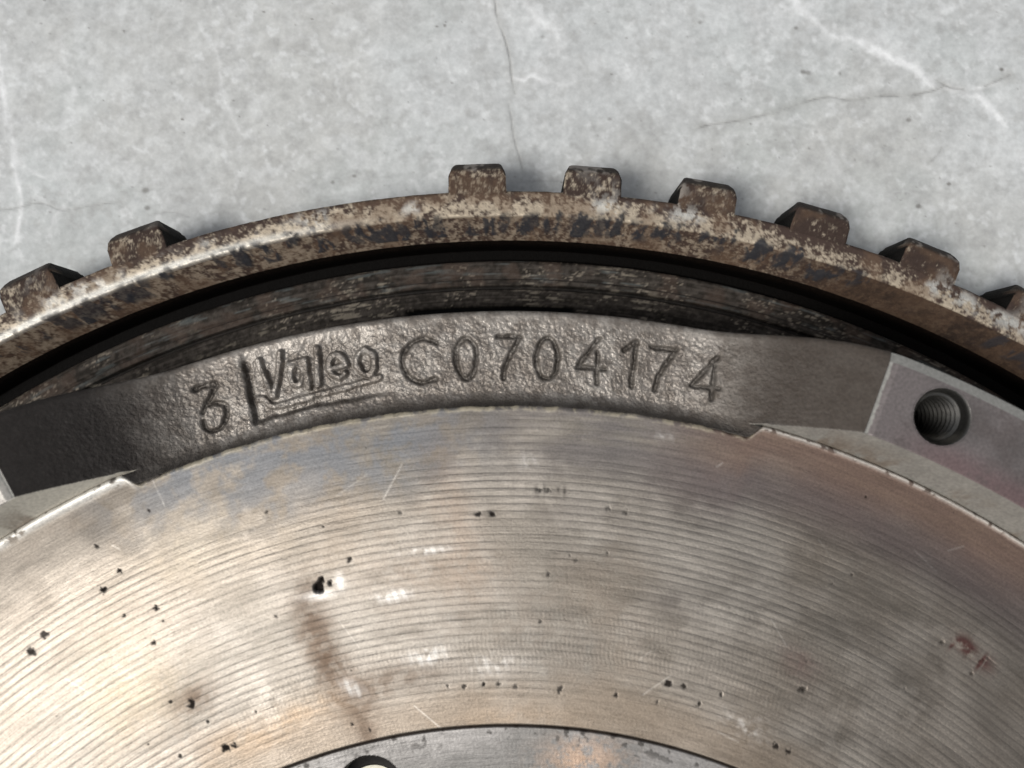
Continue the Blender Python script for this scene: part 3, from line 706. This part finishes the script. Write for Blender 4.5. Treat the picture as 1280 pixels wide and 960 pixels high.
# ---- toothed ring
ZT = -4.2
def build_ring():
    th = theta_samples(0.075, -37.5, 35.5, 1.5)
    prof = [(158.55, -14.2), (158.55, -4.9), (158.35, -4.45), (158.0, ZT), (155.0, ZT), (154.8, ZT - .15), (152.9, -9.4), (152.5, -10.6), (152.3, -11.4), (152.2, -15.8), (149.9, -16.5)]
    rs = np.random.RandomState(21)
    beads = [(np.array(loc((px, py), -5.3)[0]), rr) for px, py, rr in [(300, 322, 1.1), (365, 300, 1.2), (400, 306, 1.3), (465, 288, 1.7), (490, 293, 1.4), (530, 280, 1.3), (545, 290, 1.6), (590, 287, 1.6), (612, 281, 1.5), (655, 282, 1.4), (690, 276, 1.6), (730, 283, 1.9), (772, 280, 1.5), (795, 288, 1.3), (830, 290, 1.4), (850, 289, 1.5),
                                                                        (880, 295, 1.3), (915, 300, 1.5), (940, 312, 1.8), (870, 316, .9), (985, 318, 1.4), (1025, 338, 1.5), (1050, 345, 1.2), (330, 318, 1.1), (205, 345, .9), (118, 405, .9), (100, 400, .8), (160, 372, .8)]]
    def slagmask(X, Y):
        f = np.zeros_like(X)
        w1 = (fbm(X, Y, 1.5, 4, 111, .6) - .5)
        for p, rr in beads:
            m = (np.abs(X - p[0]) < 4) & (np.abs(Y - p[1]) < 4)
            f[m] = np.maximum(f[m], sm(1.1, .45, np.hypot(X[m] - p[0], (Y[m] - p[1]) * 1.5) / (rr * 1.05) + w1[m] * 2.8))
        Rr = np.hypot(X, Y); g = sm(.50, .60, fbm(X, Y, 1.5, 4, 115, .6)) * sm(152.9, 153.6, Rr) * sm(155.6, 154.8, Rr) * sm(.40, .55, fbm(X, Y, 6, 2, 116))
        return np.clip(.95 * f * sm(.34, .50, fbm(X, Y, .9, 3, 117)) + .8 * g, 0, 1)
    def disp(R, Z, TH):
        X, Y = pol(R, TH)
        n = fbm(X * (1 + Z / R), Y * (1 + Z / R), 1.6, 4, 112, .55) - .5
        f = slagmask(X, Y) * (Z > -9)
        return R + .10 * n * (Z < -4.6), Z + (.16 * n + f * (.10 + .30 * fbm(X, Y, .8, 2, 113))) * (Z > -10)
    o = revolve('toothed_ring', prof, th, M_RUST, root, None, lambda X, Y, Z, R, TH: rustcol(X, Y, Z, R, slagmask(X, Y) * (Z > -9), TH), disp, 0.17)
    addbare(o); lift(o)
    return o
def addbare(o):
    me = o.data; n = len(me.vertices)
    t = np.empty(n * 4, np.float32); me.attributes['tint'].data.foreach_get('color', t); lum = t.reshape(-1, 4)[:, :3].mean(1)
    at = me.attributes.new('bare', 'FLOAT', 'POINT'); at.data.foreach_set('value', sm(.14, .40, lum).astype(np.float32))
def rustcol(X, Y, Z, R, slag, TH):
    u, v_ = X * (1 + .35 * Z / R), Y * (1 + .35 * Z / R)
    a = fbm(u, v_, 0.72, 5, 121, .72); b_ = fbm(u, v_, 6.5, 4, 122); c_ = fbm(u, v_, .34, 3, 123, .6)
    bare = (0.385, 0.325, 0.245); ox = (0.050, 0.035, 0.029); br = (0.115, 0.075, 0.05)
    f = sm(.34, .70, a + .36 * (b_ - .5) + .48 * (c_ - .5) + (.26 * sm(158.2, 155.8, R) - .13) * (Z > -4.6) - .09 * sm(5, 22, TH) - .035)
    c = mix(ox, bare, f)
    c = mix(c, br, .55 * sm(.48, .68, fbm(u, v_, 3.4, 4, 124)))
    bev = (Z < ZT - .2) & (R < 156)
    c = np.where(bev[..., None], mix(mix(c, (0.03, 0.022, 0.018), .9 * sm(13, 20, TH)), (0.10, 0.062, 0.04), .55 * sm(.30, .62, .5 * b_ + .5 * a)), c)  # brown rust; the shade on the right stretch is painted in dark
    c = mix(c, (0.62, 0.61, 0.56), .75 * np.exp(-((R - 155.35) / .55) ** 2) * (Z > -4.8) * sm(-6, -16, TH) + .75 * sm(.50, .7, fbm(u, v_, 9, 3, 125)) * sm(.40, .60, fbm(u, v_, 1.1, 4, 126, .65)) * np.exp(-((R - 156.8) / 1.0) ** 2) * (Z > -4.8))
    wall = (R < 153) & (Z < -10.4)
    c = np.where(wall[..., None], mix((0.002, 0.0016, 0.0013), (0.009, 0.006, 0.0045), c_ * sm(-14.0, -11.0, Z)), c)  # shade of the deep gap painted onto inner wall and flange
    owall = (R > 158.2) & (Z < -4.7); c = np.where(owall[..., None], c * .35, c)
    c = mix(c, (0.028, 0.029, 0.033), .95 * slag)
    return c
ring = build_ring()

# ---- teeth: block with a bevelled tip, two missing at the index gap
def tooth_mesh(seed, angle):
    w_in, w_out = 4.2, 4.15                # half widths at root and tip
    zb = -14.0
    # outline rows from root to tip: (y, half width, z top)
    rows = [(157.9, w_in, ZT + .02), (158.6, w_in, ZT + .02), (159.6, w_in - .05, ZT + .02), (160.6, w_out, ZT + .01), (161.3, w_out, ZT - .02), (161.75, w_out, ZT - .22), (162.5, w_out - .1, ZT - 1.25), (163.2, w_out - .3, ZT - 2.5), (163.35, w_out - .5, ZT - 3.1)]
    n = 22
    co, q = [], []
    for y, hw, z in rows:
        for i in range(n + 1):
            s = -1 + 2 * i / n; x = hw * s
            rr = .16; ed = max(0, rr - hw * (1 - abs(s))); dz = (rr - math.sqrt(max(rr * rr - ed * ed, 0)))
            cr = .9; dy = cr - math.sqrt(max(cr * cr - max(0, cr - hw * (1 - abs(s))) ** 2, 0)) if y > 161 else 0
            co.append((x, y - dy, z - dz * .8))
    m = n + 1
    for j in range(len(rows) - 1):
        for i in range(n): q.append((j * m + i, j * m + i + 1, (j + 1) * m + i + 1, (j + 1) * m + i))
    top = len(co)
    per = [j * m for j in range(len(rows))] + [(len(rows) - 1) * m + i for i in range(1, m)] + [j * m + n for j in range(len(rows) - 2, -1, -1)]
    P = len(per)
    for dz in (.12, .45, None):
        for k in per: x, y, z = co[k]; co.append((x, y, zb if dz is None else z - dz))
    rings = [per] + [[top + i * P + k for k in range(P)] for i in range(3)]
    for A, B in zip(rings[:-1], rings[1:]):
        for k in range(P - 1): q.append((A[k], B[k], B[k + 1], A[k + 1]))
    return np.array(co), np.array(q)
def build_teeth():
    PITCH, T0 = 6.0, -1.70
    proto_far = None
    for k in range(-28, 32):
        ang = T0 + 6.0 * k
        if k in (-1, -2): continue
        near = -40 < ang < 38
        if near or proto_far is None:
            co, q = tooth_mesh(k, ang)
            if near:                        # finer skin on the teeth that face the camera
                for _ in range(2):
                    a, b, c, d = (co[q[:, i]] for i in range(4))
                    # midpoint subdivision with shared edges
                    E = np.sort(np.concatenate([q[:, [0, 1]], q[:, [1, 2]], q[:, [2, 3]], q[:, [3, 0]]]), 1)
                    ue, inv = np.unique(E, axis=0, return_inverse=True); inv = inv.ravel()
                    nq = len(q); ne = len(co); mids = (co[ue[:, 0]] + co[ue[:, 1]]) / 2; cen = (a + b + c + d) / 4
                    e0, e1, e2, e3 = (ne + inv[i * nq:(i + 1) * nq] for i in range(4)); cc = ne + len(ue) + np.arange(nq)
                    co = np.vstack([co, mids, cen])
                    q = np.vstack([np.c_[q[:, 0], e0, cc, e3], np.c_[e0, q[:, 1], e1, cc], np.c_[cc, e1, q[:, 2], e2], np.c_[e3, cc, e2, q[:, 3]]])
            t = math.radians(ang); X = co[:, 0] * math.cos(t) + co[:, 1] * math.sin(t); Y = -co[:, 0] * math.sin(t) + co[:, 1] * math.cos(t); Z = co[:, 2].copy()
            R = np.hypot(X, Y)
            nse = fbm(X + Z, Y - Z, 1.3, 3, 131) - .5; up = Z > ZT - 4
            Z = Z + .12 * nse * up
            TH = np.full(R.shape, ang)
            c = rustcol(X, Y, np.maximum(Z, ZT - .1), np.full(R.shape, 157.9), np.zeros(R.shape), TH)
            c = c * .82
            tipf = sm(161.2, 161.9, R)
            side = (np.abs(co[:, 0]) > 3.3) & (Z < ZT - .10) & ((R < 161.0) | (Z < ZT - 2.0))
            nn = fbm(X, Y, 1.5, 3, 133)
            c = mix(c, mix((0.03, 0.025, 0.022), (0.20, 0.18, 0.16), sm(.52, .72, nn) * (.35 if ang < -10 else 1)), .92 * tipf)  # black oxide tips; left teeth darker, their shade put into the colour
            c = np.where(side[:, None], np.array((0.009, 0.008, 0.007)), c)  # shade of the tooth sides painted near-black
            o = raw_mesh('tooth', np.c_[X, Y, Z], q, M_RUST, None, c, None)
            addbare(o)
            N = vert_normals(np.c_[X, Y, Z], q)
            for p in o.data.polygons: pass
            try: o.data.set_sharp_from_angle(angle=math.radians(38))
            except Exception: pass
            lift(o, ring)
            if not near and proto_far is None: proto_far = (o, ang)
        else:
            o = proto_far[0].copy(); COL.objects.link(o); o.parent = ring
            o.rotation_euler = (0, 0, math.radians(proto_far[1] - ang))
build_teeth()
